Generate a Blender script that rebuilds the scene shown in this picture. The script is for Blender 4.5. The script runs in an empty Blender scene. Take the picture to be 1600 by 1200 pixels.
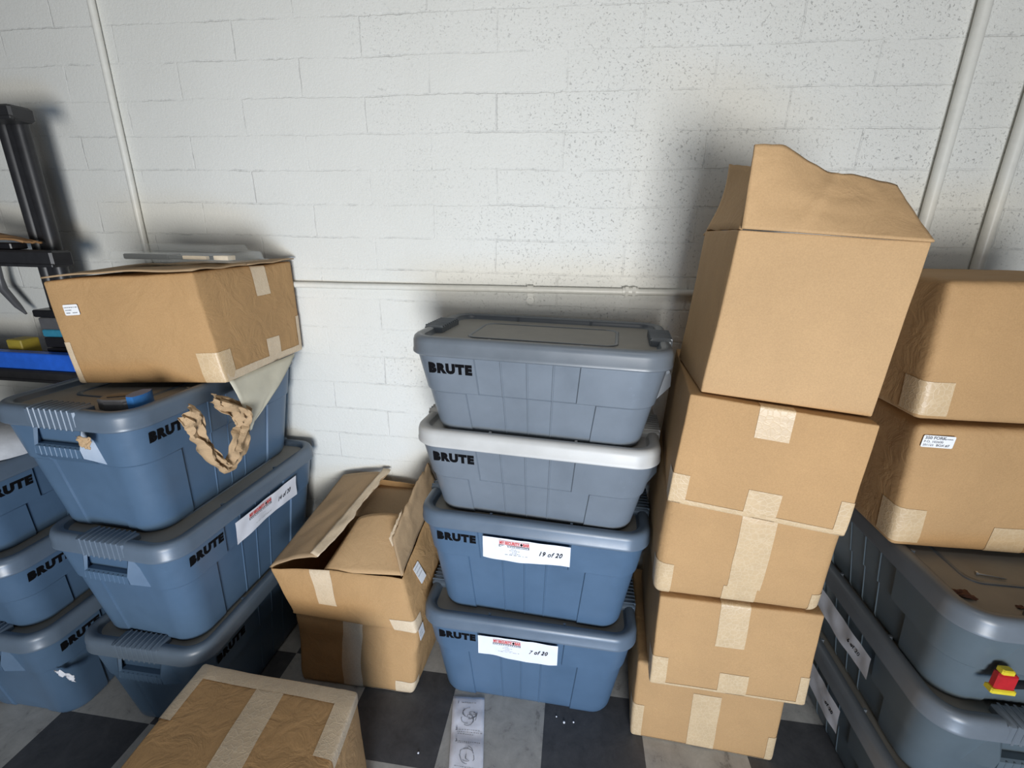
import bpy, math, random
from mathutils import Vector, Matrix, noise
random.seed(7)
C = bpy.context.scene.collection
scene = bpy.context.scene
PI = math.pi

# ------------------------------------------------------------------ camera
H = 1.482
cam_d = bpy.data.cameras.new('camera')
cam = bpy.data.objects.new('camera', cam_d)
C.objects.link(cam)
cam_d.sensor_fit = 'HORIZONTAL'
cam_d.sensor_width = 36.0
cam_d.lens = 721.37 / 1600 * 36.0
cam_d.clip_start = 0.02
pitch, yaw, roll = 0.3142, -0.1293, -0.0169
fwd = Vector((math.sin(yaw)*math.cos(pitch), math.cos(yaw)*math.cos(pitch), -math.sin(pitch)))
right = Vector((math.cos(yaw), -math.sin(yaw), 0))
down = fwd.cross(right)
r2 = math.cos(roll)*right + math.sin(roll)*down
d2 = -math.sin(roll)*right + math.cos(roll)*down
m = Matrix((r2, -d2, -fwd)).transposed().to_4x4()
m.translation = Vector((0, 0, H))
cam.matrix_world = m
scene.camera = cam

# ------------------------------------------------------------------ world, lights, exposure
world = bpy.data.worlds.new('world')
scene.world = world
world.use_nodes = True
world.node_tree.nodes['Background'].inputs[0].default_value = (0.80, 0.88, 1.0, 1)
world.node_tree.nodes['Background'].inputs[1].default_value = 0.045

def area(name, loc, target, sx, sy, power, color, spread=180):
    l = bpy.data.lights.new(name, 'AREA')
    l.shape = 'RECTANGLE'; l.size = sx; l.size_y = sy
    l.energy = power; l.color = color; l.spread = math.radians(spread)
    o = bpy.data.objects.new(name, l); C.objects.link(o)
    o.location = loc
    o.rotation_euler = (Vector(target) - Vector(loc)).to_track_quat('-Z', 'Y').to_euler()
    return o
area('door_daylight', (0.42, -2.2, 0.75), (-0.65, 1.5, 1.2), 1.0, 0.9, 47, (1.0, 0.985, 0.955), 110)
area('ground_bounce', (0.45, -1.5, 0.25), (-0.35, 1.2, 0.35), 1.3, 0.4, 10.5, (0.26, 0.55, 1.0), 105)
area('cool_fill', (0.0, -2.3, 1.6), (-0.2, 1.5, 1.4), 1.0, 0.8, 11, (0.86, 0.93, 1.0))  # added cool fill behind the camera, stands for no known window
area('ceiling_lamp', (0.1, -0.3, 3.2), (0.1, 1.5, 1.9), 1.0, 0.6, 6.5, (1.0, 0.98, 0.95))

scene.view_settings.view_transform = 'Standard'
scene.view_settings.look = 'None'
scene.view_settings.gamma = 1.0
scene.view_settings.use_curve_mapping = False
scene.view_settings.exposure = 0.0

# ------------------------------------------------------------------ materials
def nt(name):
    mt = bpy.data.materials.new(name); mt.use_nodes = True
    t = mt.node_tree
    return mt, t, t.nodes['Principled BSDF']
def N(t, kind, **kw):
    n = t.nodes.new(kind)
    for k, v in kw.items(): setattr(n, k, v)
    return n
def sock(n, i, v): n.inputs[i].default_value = v
def L(t, a, b): t.links.new(a, b)
def rgba(c): return (c[0], c[1], c[2], 1)
def noise_n(t, scale, detail=4, rough=0.6, coord=None, dist=0):
    n = N(t, 'ShaderNodeTexNoise'); sock(n, 'Scale', scale); sock(n, 'Detail', detail); sock(n, 'Roughness', rough); sock(n, 'Distortion', dist)
    if coord is not None: L(t, coord, n.inputs['Vector'])
    return n
def ramp(t, fac, stops):
    r = N(t, 'ShaderNodeValToRGB')
    el = r.color_ramp.elements
    el[0].position, el[0].color = stops[0][0], rgba(stops[0][1])
    el[1].position, el[1].color = stops[-1][0], rgba(stops[-1][1])
    for p, c in stops[1:-1]:
        e = el.new(p); e.color = rgba(c)
    L(t, fac, r.inputs[0]); return r
def bump(t, h, strength, dist, prev=None):
    b = N(t, 'ShaderNodeBump'); sock(b, 'Strength', strength); sock(b, 'Distance', dist)
    L(t, h, b.inputs['Height'])
    if prev is not None: L(t, prev, b.inputs['Normal'])
    return b
def math_n(t, op, a, b=None, clamp=False):
    n = N(t, 'ShaderNodeMath', operation=op, use_clamp=clamp)
    for i, v in enumerate((a, b)):
        if v is None: continue
        if isinstance(v, (int, float)): n.inputs[i].default_value = v
        else: L(t, v, n.inputs[i])
    return n.outputs[0]
def mixc(t, fac, a, b, mode='MIX'):
    n = N(t, 'ShaderNodeMixRGB', blend_type=mode)
    for i, v in enumerate((fac, a, b)):
        if isinstance(v, (int, float)): n.inputs[i].default_value = v
        elif isinstance(v, tuple): n.inputs[i].default_value = rgba(v)
        else: L(t, v, n.inputs[i])
    return n.outputs[0]

def mat_plain(name, col, rough=0.5, metal=0.0, var=0.12, scale=40, bumpv=0.0):
    mt, t, p = nt(name)
    co = N(t, 'ShaderNodeTexCoord').outputs['Object']
    n = noise_n(t, scale, 5, 0.65, co)
    lo = tuple(c*(1-var) for c in col); hi = tuple(min(1, c*(1+var)) for c in col)
    r = ramp(t, n.outputs[0], [(0.3, lo), (0.7, hi)])
    L(t, r.outputs[0], p.inputs['Base Color'])
    sock(p, 'Roughness', rough); sock(p, 'Metallic', metal)
    if bumpv: L(t, bump(t, n.outputs[0], bumpv, 0.002).outputs[0], p.inputs['Normal'])
    return mt

def mat_plastic(name, col, rough=0.36, dust=0.0):
    mt, t, p = nt(name)
    co = N(t, 'ShaderNodeTexCoord').outputs['Object']
    n = noise_n(t, 9, 6, 0.65, co)
    fine = noise_n(t, 900, 2, 0.5, co)
    scuff = noise_n(t, 30, 8, 0.75, co, 0.6)
    base = ramp(t, n.outputs[0], [(0.3, tuple(c*0.93 for c in col)), (0.7, tuple(c*1.07 for c in col))]).outputs[0]
    sc = ramp(t, scuff.outputs[0], [(0.62, (0, 0, 0)), (0.78, (1, 1, 1))]).outputs[0]
    base = mixc(t, math_n(t, 'MULTIPLY', sc, 0.25), base, tuple(min(1, c*1.7+0.02) for c in col))
    if dust:
        dn = noise_n(t, 14, 8, 0.7, co)
        df = ramp(t, dn.outputs[0], [(0.25, (dust*0.75,)*3), (0.7, (dust,)*3)]).outputs[0]
        base = mixc(t, df, base, (0.34, 0.31, 0.26))
    L(t, base, p.inputs['Base Color'])
    rr = ramp(t, n.outputs[0], [(0.3, (rough-0.05,)*3), (0.7, (rough+0.08,)*3)]).outputs[0]
    L(t, rr, p.inputs['Roughness'])
    L(t, bump(t, fine.outputs[0], 0.12, 0.0006).outputs[0], p.inputs['Normal'])
    return mt

def mat_card(name, col, crum=0.25):
    mt, t, p = nt(name)
    co = N(t, 'ShaderNodeTexCoord').outputs['Object']
    n = noise_n(t, 5, 5, 0.6, co)
    fine = noise_n(t, 350, 3, 0.7, co)
    mp = N(t, 'ShaderNodeMapping'); L(t, co, mp.inputs[0]); sock(mp, 'Scale', (1, 1, 0.03))
    fl = noise_n(t, 260, 2, 0.5, mp.outputs[0])
    base = ramp(t, n.outputs[0], [(0.25, tuple(c*0.9 for c in col)), (0.75, tuple(c*1.06 for c in col))]).outputs[0]
    base = mixc(t, 0.22, base, ramp(t, fine.outputs[0], [(0.3, (0.35, 0.3, 0.25)), (0.7, (1, 0.97, 0.9))]).outputs[0], 'MULTIPLY')
    L(t, base, p.inputs['Base Color'])
    sock(p, 'Roughness', 0.78)
    sock(p, 'Specular IOR Level', 0.3)
    w = noise_n(t, 16, 4, 0.6, co, 0.8)
    b1 = bump(t, w.outputs[0], crum, 0.012)
    b2 = bump(t, fl.outputs[0], 0.10, 0.001, b1.outputs[0])
    b3 = bump(t, fine.outputs[0], 0.10, 0.0008, b2.outputs[0])
    L(t, b3.outputs[0], p.inputs['Normal'])
    return mt

def mat_tape(name, col, line):
    mt, t, p = nt(name)
    co = N(t, 'ShaderNodeTexCoord').outputs['Object']
    v = N(t, 'ShaderNodeTexVoronoi', feature='DISTANCE_TO_EDGE'); sock(v, 'Scale', 85); L(t, co, v.inputs['Vector'])
    e = ramp(t, v.outputs['Distance'], [(0.0, (1, 1, 1)), (0.10, (0, 0, 0))]).outputs[0]
    n = noise_n(t, 25, 5, 0.6, co)
    base = ramp(t, n.outputs[0], [(0.3, tuple(c*0.93 for c in col)), (0.7, tuple(c*1.05 for c in col))]).outputs[0]
    base = mixc(t, math_n(t, 'MULTIPLY', e, 0.45), base, line)
    L(t, base, p.inputs['Base Color'])
    sock(p, 'Roughness', 0.42)
    b = bump(t, e, 0.25, 0.001); b2 = bump(t, n.outputs[0], 0.4, 0.003, b.outputs[0])
    L(t, b2.outputs[0], p.inputs['Normal'])
    return mt

def mat_wall():
    mt, t, p = nt('painted_block')
    co = N(t, 'ShaderNodeTexCoord').outputs['Object']
    sep = N(t, 'ShaderNodeSeparateXYZ'); L(t, co, sep.inputs[0])
    wob = noise_n(t, 3.0, 4, 0.65, co); wob2 = noise_n(t, 30.0, 4, 0.7, co)
    dz = math_n(t, 'ADD', math_n(t, 'MULTIPLY', math_n(t, 'SUBTRACT', wob.outputs[0], 0.5), 0.018),
                math_n(t, 'MULTIPLY', math_n(t, 'SUBTRACT', wob2.outputs[0], 0.5), 0.010))
    X0 = 1.0721 + 0.4064*20; Z0 = 0.1027*40 - 2.0799
    x = math_n(t, 'ADD', math_n(t, 'ADD', sep.outputs[0], X0), math_n(t, 'MULTIPLY', dz, 0.7))
    z = math_n(t, 'ADD', math_n(t, 'ADD', sep.outputs[2], Z0), dz)
    cmb = N(t, 'ShaderNodeCombineXYZ'); L(t, x, cmb.inputs[0]); L(t, z, cmb.inputs[1])
    br = N(t, 'ShaderNodeTexBrick', offset=0.5, offset_frequency=2, squash=1.0)
    L(t, cmb.outputs[0], br.inputs['Vector'])
    sock(br, 'Scale', 1.0); sock(br, 'Mortar Size', 0.0034); sock(br, 'Mortar Smooth', 0.55); sock(br, 'Bias', 0.0)
    sock(br, 'Brick Width', 0.4064); sock(br, 'Row Height', 0.1027)
    sock(br, 'Color1', (0, 0, 0, 1)); sock(br, 'Color2', (1, 1, 1, 1)); sock(br, 'Mortar', (0.5, 0.5, 0.5, 1))
    mort = br.outputs['Fac']
    # how open each stretch of joint is under the paint
    jn = noise_n(t, 5.5, 6, 0.75, co)
    jm = ramp(t, jn.outputs[0], [(0.42, (0.06,)*3), (0.66, (0.9,)*3)]).outputs[0]
    joint = math_n(t, 'MULTIPLY', mort, jm)
    # pits of the porous block, more in some places
    pn = noise_n(t, 150, 4, 0.7, co, 0.6)
    pit = ramp(t, pn.outputs[0], [(0.60, (0, 0, 0)), (0.68, (1, 1, 1))]).outputs[0]
    dn = noise_n(t, 2.2, 4, 0.6, co)
    rx = math_n(t, 'MULTIPLY', math_n(t, 'ADD', sep.outputs[0], 0.9), 0.30)
    dm = math_n(t, 'ADD', dn.outputs[0], rx)
    dm = ramp(t, dm, [(0.50, (0.05,)*3), (0.78, (1, 1, 1))]).outputs[0]
    bvar = N(t, 'ShaderNodeRGBToBW'); L(t, br.outputs['Color'], bvar.inputs[0])
    dm2 = math_n(t, 'MULTIPLY', dm, math_n(t, 'ADD', math_n(t, 'MULTIPLY', bvar.outputs[0], 0.8), 0.35))
    pits = math_n(t, 'MULTIPLY', pit, dm2, True)
    tone = noise_n(t, 1.3, 5, 0.6, co)
    base = ramp(t, tone.outputs[0], [(0.3, (0.68, 0.675, 0.625)), (0.7, (0.75, 0.745, 0.70))]).outputs[0]
    base = mixc(t, math_n(t, 'MULTIPLY', pits, 0.45), base, (0.20, 0.20, 0.19))
    jd = noise_n(t, 45, 4, 0.7, co)
    jcrack = math_n(t, 'MULTIPLY', joint, ramp(t, jd.outputs[0], [(0.42, (0.05,)*3), (0.62, (1, 1, 1))]).outputs[0])
    base = mixc(t, math_n(t, 'MULTIPLY', jcrack, 0.50), base, (0.33, 0.33, 0.32))
    L(t, base, p.inputs['Base Color'])
    sock(p, 'Roughness', 0.55)
    fine = noise_n(t, 130, 5, 0.75, co)
    h = math_n(t, 'SUBTRACT', math_n(t, 'MULTIPLY', fine.outputs[0], 0.6), math_n(t, 'MULTIPLY', joint, 0.9))
    h = math_n(t, 'SUBTRACT', h, math_n(t, 'MULTIPLY', pits, 0.7))
    h = math_n(t, 'ADD', h, math_n(t, 'MULTIPLY', bvar.outputs[0], 0.25))
    L(t, bump(t, h, 0.6, 0.005).outputs[0], p.inputs['Normal'])
    return mt

def mat_floor():
    mt, t, p = nt('vinyl_tile')
    co = N(t, 'ShaderNodeTexCoord').outputs['Object']
    mp = N(t, 'ShaderNodeMapping'); L(t, co, mp.inputs[0])
    T = 0.3067
    sock(mp, 'Location', (0.019 + 40*T + T, 40*T - 0.890 + 0.0, 0))
    ch = N(t, 'ShaderNodeTexChecker'); sock(ch, 'Scale', 1.0/T)
    L(t, mp.outputs[0], ch.inputs['Vector'])
    sock(ch, 'Color1', (1, 1, 1, 1)); sock(ch, 'Color2', (0, 0, 0, 1))
    n = noise_n(t, 16, 8, 0.75, co, 0.4); n2 = noise_n(t, 60, 6, 0.7, co)
    light = ramp(t, n.outputs[0], [(0.30, (0.12, 0.115, 0.105)), (0.42, (0.36, 0.355, 0.34)), (0.7, (0.48, 0.475, 0.45))]).outputs[0]
    dark = ramp(t, n.outputs[0], [(0.35, (0.048, 0.050, 0.056)), (0.65, (0.080, 0.082, 0.090))]).outputs[0]
    base = mixc(t, ch.outputs['Fac'], light, dark)
    sp = ramp(t, n2.outputs[0], [(0.68, (0, 0, 0)), (0.76, (1, 1, 1))]).outputs[0]
    base = mixc(t, math_n(t, 'MULTIPLY', sp, 0.35), base, (0.35, 0.34, 0.32))
    dk = ramp(t, n2.outputs[0], [(0.25, (1, 1, 1)), (0.33, (0, 0, 0))]).outputs[0]
    base = mixc(t, math_n(t, 'MULTIPLY', dk, 0.6), base, (0.05, 0.045, 0.04))
    L(t, base, p.inputs['Base Color']); sock(p, 'Roughness', 0.6)
    L(t, bump(t, n.outputs[0], 0.25, 0.002).outputs[0], p.inputs['Normal'])
    return mt

M_wall = mat_wall()
M_floor = mat_floor()
BLUE_LIT = (0.076, 0.130, 0.205)  # cool low light tinted into the plastic of the lower and left totes
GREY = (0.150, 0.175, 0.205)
M_pl = mat_plastic('blue_lit_plastic', BLUE_LIT)
M_lid = mat_plastic('blue_lit_lid_plastic', (0.105, 0.140, 0.185), 0.34)  # lid copy bluer too, low light put into its colour
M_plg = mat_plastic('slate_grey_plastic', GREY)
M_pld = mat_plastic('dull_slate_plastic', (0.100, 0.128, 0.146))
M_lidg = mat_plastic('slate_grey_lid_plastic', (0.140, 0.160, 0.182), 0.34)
M_dust = mat_plastic('dusty_lid_panel', (0.12, 0.145, 0.165), 0.6, dust=0.72)
M_wlid = mat_plastic('pale_grey_lid_plastic', (0.50, 0.495, 0.475), 0.4)
M_glint = mat_plastic('bright_reflection_plastic', (0.42, 0.45, 0.48), 0.22)  # bright reflection put into the base colour of the handle
M_black = mat_plain('black_print', (0.004, 0.004, 0.005), 0.9)
M_black.node_tree.nodes['Principled BSDF'].inputs['Specular IOR Level'].default_value = 0.1
M_card = mat_card('cardboard', (0.55, 0.355, 0.182))
M_cardo = mat_card('older_cardboard', (0.50, 0.305, 0.142), 0.32)
M_card2 = mat_card('worn_cardboard', (0.47, 0.285, 0.130), 0.45)
M_cardin = mat_card('cardboard_inside', (0.45, 0.31, 0.18), 0.2)
M_edge = mat_plain('torn_paper_edge', (0.62, 0.50, 0.34), 0.8)
M_tape = mat_tape('reinforced_paper_tape', (0.58, 0.42, 0.245), (0.70, 0.55, 0.36))
M_tape2 = mat_tape('faded_paper_tape', (0.64, 0.50, 0.34), (0.72, 0.60, 0.44))
M_paper = mat_plain('white_paper', (0.76, 0.77, 0.82), 0.7, var=0.04, scale=25, bumpv=0.3)
M_leaflet = mat_plain('leaflet_paper', (0.84, 0.85, 0.93), 0.6, var=0.06, scale=30, bumpv=0.4)
M_stick = mat_plain('glossy_label_paper', (0.85, 0.85, 0.85), 0.4, var=0.03)
M_red = mat_plain('red_ink', (0.55, 0.05, 0.05), 0.6)
M_pink = mat_plain('pink_tinted_print', (0.72, 0.50, 0.50), 0.6)
M_gray = mat_plain('grey_ink', (0.16, 0.16, 0.17), 0.6)
M_lgray = mat_plain('pale_grey_ink', (0.42, 0.42, 0.43), 0.6)
M_kraft = mat_card('kraft_paper', (0.50, 0.345, 0.20), 0.7)
M_cream = mat_plain('cream_packing_paper', (0.60, 0.56, 0.44), 0.7, var=0.06, scale=14, bumpv=0.3)
M_pipe = mat_plain('painted_conduit', (0.70, 0.69, 0.63), 0.35, var=0.05)
M_shelf = mat_plain('black_shelf_resin', (0.022, 0.022, 0.024), 0.42, var=0.2)
M_bluebar = mat_plain('blue_plastic', (0.02, 0.12, 0.60), 0.45)
M_bluetool = mat_plain('mid_blue_plastic', (0.03, 0.13, 0.34), 0.35)
M_teal = mat_plain('teal_card', (0.03, 0.20, 0.30), 0.5)
M_blk = mat_plain('black_plastic', (0.012, 0.012, 0.014), 0.35)
M_dgray = mat_plain('dark_grey_plastic', (0.09, 0.09, 0.095), 0.4)
M_yel = mat_plain('yellow_plastic', (0.70, 0.55, 0.03), 0.45)
M_redp = mat_plain('red_plastic', (0.45, 0.015, 0.02), 0.4)
M_steel = mat_plain('zinc_steel', (0.55, 0.55, 0.55), 0.35, 1.0)
M_bag = mat_plain('grey_cloth', (0.42, 0.43, 0.45), 0.8, var=0.15, scale=20, bumpv=0.5)
M_leaf = mat_plain('dry_brown_leaf', (0.12, 0.05, 0.03), 0.8)
M_yellow2 = mat_plain('mustard_plastic', (0.33, 0.25, 0.03), 0.6)
M_wood = mat_plain('brown_cardboard_scrap', (0.32, 0.17, 0.07), 0.7)
def mat_clear():
    mt, t, p = nt('clear_blister_plastic')
    co = N(t, 'ShaderNodeTexCoord').outputs['Object']
    n = noise_n(t, 20, 3, 0.5, co)
    sock(p, 'Base Color', (0.86, 0.90, 0.88, 1)); sock(p, 'Roughness', 0.12)
    sock(p, 'Alpha', 0.13); sock(p, 'IOR', 1.35)
    L(t, bump(t, n.outputs[0], 0.3, 0.004).outputs[0], p.inputs['Normal'])
    return mt
M_clear = mat_clear()

# ------------------------------------------------------------------ mesh helpers
class MB:
    def __init__(s): s.v = []; s.f = []; s.m = []
    def add(s, vs, fs, mi=0):
        o = len(s.v); s.v += [tuple(v) for v in vs]
        for f in fs: s.f.append([o+i for i in f]); s.m.append(mi)
    def box(s, c, h, mi=0, rot=None, bev=0.0):
        cx, cy, cz = c; hx, hy, hz = h
        if bev <= 0:
            P = [Vector((x*hx, y*hy, z*hz)) for z in (-1, 1) for y in (-1, 1) for x in (-1, 1)]
            F = [(0,2,3,1), (4,5,7,6), (0,1,5,4), (2,6,7,3), (0,4,6,2), (1,3,7,5)]
        else:
            b = bev
            lv = []
            for z, ins in ((-hz, b), (-hz+b, 0), (hz-b, 0), (hz, b)):
                for (sx, sy) in ((-1,-1), (1,-1), (1,1), (-1,1)):
                    X = hx-ins; Y = hy-ins
                    if sx*sy > 0: lv += [Vector((sx*(X), sy*(Y-b), z)), Vector((sx*(X-b), sy*Y, z))] 
                    else: lv += [Vector((sx*(X-b), sy*Y, z)), Vector((sx*X, sy*(Y-b), z))]
            P = lv; F = []
            n = 8
            for k in range(3):
                for i in range(n):
                    j = (i+1) % n
                    F.append((k*n+i, k*n+j, (k+1)*n+j, (k+1)*n+i))
            F.append(tuple(reversed(range(n)))); F.append(tuple(range(3*n, 4*n)))
        if rot is not None: P = [rot @ p for p in P]
        s.add([p + Vector(c) for p in P], F, mi)
    def grid(s, P, mi=0, flip=False):
        nr, nc = len(P), len(P[0])
        F = []
        for i in range(nr-1):
            for j in range(nc-1):
                q = (i*nc+j, i*nc+j+1, (i+1)*nc+j+1, (i+1)*nc+j)
                F.append(q[::-1] if flip else q)
        s.add([p for r in P for p in r], F, mi)
    def rings(s, R, mi=0, cap0=False, cap1=False):
        n = len(R[0]); F = []
        for k in range(len(R)-1):
            for i in range(n):
                j = (i+1) % n
                F.append((k*n+i, k*n+j, (k+1)*n+j, (k+1)*n+i))
        if cap0: F.append(tuple(reversed(range(n))))
        if cap1: F.append(tuple(range((len(R)-1)*n, len(R)*n)))
        s.add([p for r in R for p in r], F, mi)
    def tube(s, pts, r, n=12, mi=0, caps=True):
        pts = [Vector(p) for p in pts]; R = []
        up = None
        for i, p in enumerate(pts):
            d = (pts[min(i+1, len(pts)-1)] - pts[max(i-1, 0)]).normalized()
            if up is None:
                up = Vector((0, 0, 1)) if abs(d.z) < 0.9 else Vector((1, 0, 0))
            a = d.cross(up).normalized(); b = a.cross(d).normalized(); up = b
            rr = r[i] if isinstance(r, (list, tuple)) else r
            R.append([p + rr*(math.cos(2*PI*k/n)*a - math.sin(2*PI*k/n)*b) for k in range(n)])
        s.rings(R, mi, caps, caps)
    def mesh(s, name, mats, smooth=None):
        me = bpy.data.meshes.new(name)
        me.from_pydata(s.v, [], s.f); me.update()
        for mt in mats: me.materials.append(mt)
        for p, mi in zip(me.polygons, s.m): p.material_index = mi
        if smooth is not None:
            for p in me.polygons: p.use_smooth = True
            me.set_sharp_from_angle(angle=math.radians(smooth))
        return me

def link(name, me, parent=None, loc=None):
    o = bpy.data.objects.new(name, me); C.objects.link(o)
    if parent is not None: o.parent = parent
    if loc is not None: o.location = loc
    return o
def thing(name, label, cat, loc=(0, 0, 0), rz=0.0, group=None):
    o = bpy.data.objects.new(name, None); C.objects.link(o)
    o.empty_display_size = 0.05
    o.location = loc; o.rotation_euler = (0, 0, rz)
    o['label'] = label; o['category'] = cat
    if group: o['group'] = group
    return o
def tag(o, label, cat, group=None):
    o['label'] = label; o['category'] = cat
    if group: o['group'] = group
    return o
def struct(name, mb, mt, smooth=None):
    o = link(name, mb.mesh(name, [mt], smooth)); o['kind'] = 'structure'; return o

TXT = {}
def text_mesh(s, size, mt, bold=0.0, shear=0.0, xs=1.0, spacing=1.0):
    key = (s, size, mt.name, bold, shear, xs, spacing)
    if key in TXT: return TXT[key]
    cu = bpy.data.curves.new('lettering', 'FONT')
    cu.body = s; cu.size = size; cu.offset = bold; cu.shear = shear; cu.extrude = 0.0002; cu.resolution_u = 3
    cu.space_character = spacing
    o = bpy.data.objects.new('lettering_source', cu); C.objects.link(o)
    bpy.context.view_layer.update()
    dg = bpy.context.evaluated_depsgraph_get()
    me = bpy.data.meshes.new_from_object(o.evaluated_get(dg))
    bpy.data.objects.remove(o); bpy.data.curves.remove(cu)
    me.name = 'lettering'
    for v in me.vertices: v.co.x *= xs
    me.materials.clear(); me.materials.append(mt)
    TXT[key] = me
    return me
def frame(org, ex, ey):
    ex = Vector(ex).normalized(); ez = ex.cross(Vector(ey)).normalized(); ey = ez.cross(ex)
    mm = Matrix((ex, ey, ez)).transposed().to_4x4(); mm.translation = Vector(org); return mm
def put(name, me, parent, mat4):
    o = link(name, me, parent); o.matrix_local = mat4; return o

# ------------------------------------------------------------------ setting
WY = 1.528
w = MB(); w.box((0, WY+0.1, 1.6), (4.0, 0.1, 1.7)); struct('wall_back', w, M_wall)
f = MB(); f.box((0, -1.0, -0.05), (4.0, 2.53, 0.05)); struct('floor', f, M_floor)

def conduit(name, pts, r, label):
    t = thing(name, label, 'pipe', pts[0])
    mb = MB(); mb.tube([Vector(p)-Vector(pts[0]) for p in pts], r, 16)
    link('pipe', mb.mesh('pipe', [M_pipe], 40), t)
    return t
def jag(x0, z0, x1, z1, y, n=14, a=0.003):
    return [(x0+(x1-x0)*i/n + a*noise.noise((i*0.7, x0*9, 3)), y, z0+(z1-z0)*i/n + a*noise.noise((i*0.6, x1*7, 9))*0.6) for i in range(n+1)]
conduit('conduit', jag(-1.515, 0.35, -1.515, 3.0, WY-0.013, 16, 0.003), 0.0105, 'off-white painted vertical conduit on the wall above the left box')
conduit('conduit', jag(0.962, 0.30, 0.958, 3.0, WY-0.018, 16, 0.003), 0.0155, 'thick painted vertical pipe on the wall just right of the tall open box')
conduit('conduit', jag(1.128, 0.30, 1.122, 3.0, WY-0.018, 16, 0.003), 0.0155, 'painted vertical pipe at the far right edge of the wall')
hp = conduit('conduit', jag(-1.49, 1.298, 0.93, 1.321, WY-0.014, 20, 0.002), 0.0105, 'painted horizontal conduit running along the wall behind the stacks')
o0 = Vector(hp.location)
mb = MB()
mb.tube([Vector((0.158, WY-0.014, 1.315))-o0, Vector((0.168, WY-0.014, 1.315))-o0], 0.017, 6)
mb.tube([Vector((0.180, WY-0.014, 1.315))-o0, Vector((0.190, WY-0.014, 1.315))-o0], 0.017, 6)
mb.tube([Vector((0.150, WY-0.014, 1.315))-o0, Vector((0.198, WY-0.014, 1.315))-o0], 0.0135, 14)
link('coupling', mb.mesh('coupling', [M_pipe], 35), hp)
mb = MB()
mb.tube([Vector((-0.152, WY-0.014, 1.312))-o0, Vector((-0.132, WY-0.014, 1.312))-o0], 0.0130, 14)
mb.box(Vector((-0.142, WY-0.004, 1.287))-o0, (0.010, 0.004, 0.016))
mb.tube([Vector((-0.142, WY-0.001, 1.277))-o0, Vector((-0.142, WY-0.010, 1.277))-o0], 0.013, 14)
mb.tube([Vector((-0.142, WY-0.008, 1.277))-o0, Vector((-0.142, WY-0.014, 1.277))-o0], 0.006, 8)
link('pipe_strap', mb.mesh('pipe_strap', [M_pipe], 35), hp)

# ------------------------------------------------------------------ storage totes
TL, TW = 0.666, 0.412
RIM, PAN = 0.046, 0.030
R20, R14 = 0.322, 0.226
def rrect(a, b, r, n=9):
    pts = []
    for cx, cy, a0 in ((a-r, b-r, 0), (-a+r, b-r, PI/2), (-a+r, -b+r, PI), (a-r, -b+r, 1.5*PI)):
        for k in range(n+1):
            th = a0 + PI/2*k/n
            pts.append((cx+r*math.cos(th), cy+r*math.sin(th)))
    return pts
XS_UP = (-0.150, 0.118); XS_LO = (-0.190, 0.170)
RIBS = (-0.082, -0.014, 0.053)
def body_mesh(R, mt):
    key = 'b%g%s' % (R, mt.name)
    if key in TXT: return TXT[key]
    zs = R - 0.105
    ba, bb = TL/2-0.062, TW/2-0.052
    ta, tb = TL/2-0.020, TW/2-0.018
    front_x = [-0.24]
    for x in XS_UP + XS_LO: front_x += [x-0.0015, x+0.0015]
    for x in RIBS: front_x += [x-0.003, x-0.0012, x+0.0012, x+0.003]
    front_x = sorted(front_x + [0.0, 0.24, -0.11, 0.09, 0.21])
    end_y = [-0.11, -0.081, -0.078, 0.0, 0.078, 0.081, 0.11]
    def off(x, z, side):
        up = z > zs
        d = 0.0045 if up else 0.0
        if side in 'FB':
            xx = x if side == 'F' else -x
            l, r = XS_UP if up else XS_LO
            if xx < l or xx > r: d += 0.005
            else:
                for rb in RIBS:
                    if abs(xx-rb) < 0.002: d += 0.0018
        elif side == 'E':
            if abs(x) > 0.0795: d += 0.004
        else: d += 0.005
        return d
    zl = [0.0, 0.006, 0.018, 0.05, 0.10, zs-0.002, zs+0.003, zs+0.03, zs+0.07, R+0.012]
    if R < 0.25: zl = [0.0, 0.006, 0.018, 0.05, zs-0.002, zs+0.003, zs+0.03, zs+0.07, R+0.012]
    rings = []
    for z in zl:
        f_ = z/R
        a = ba+(ta-ba)*f_; b = bb+(tb-bb)*f_
        ins = 0.012 if z == 0 else (0.004 if z == 0.006 else 0)
        r = 0.058
        ring = []
        sx = a/ta; sy = b/tb
        for x in front_x: ring.append((x*sx, -(b-ins) - off(x, z, 'F')))
        def corner(cx, cy, a0):
            for k in range(9):
                th = a0 + PI/2*k/8
                rr = r - ins + off(0, z, 'C')
                ring.append((cx+rr*math.cos(th), cy+rr*math.sin(th)))
        corner(a-r, -b+r, 1.5*PI)
        for y in end_y: ring.append(((a-ins) + off(y, z, 'E'), y*sy))
        corner(a-r, b-r, 0)
        for x in reversed(front_x): ring.append((x*sx, (b-ins) + off(x, z, 'B')))
        corner(-a+r, b-r, PI/2)
        for y in reversed(end_y): ring.append((-(a-ins) - off(y, z, 'E'), y*sy))
        corner(-a+r, -b+r, PI)
        rings.append([(p[0], p[1], z) for p in ring])
    mb = MB(); mb.rings(rings, 0, True, True)
    me = mb.mesh('body', [mt], 32)
    TXT[key] = me
    return me
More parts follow.
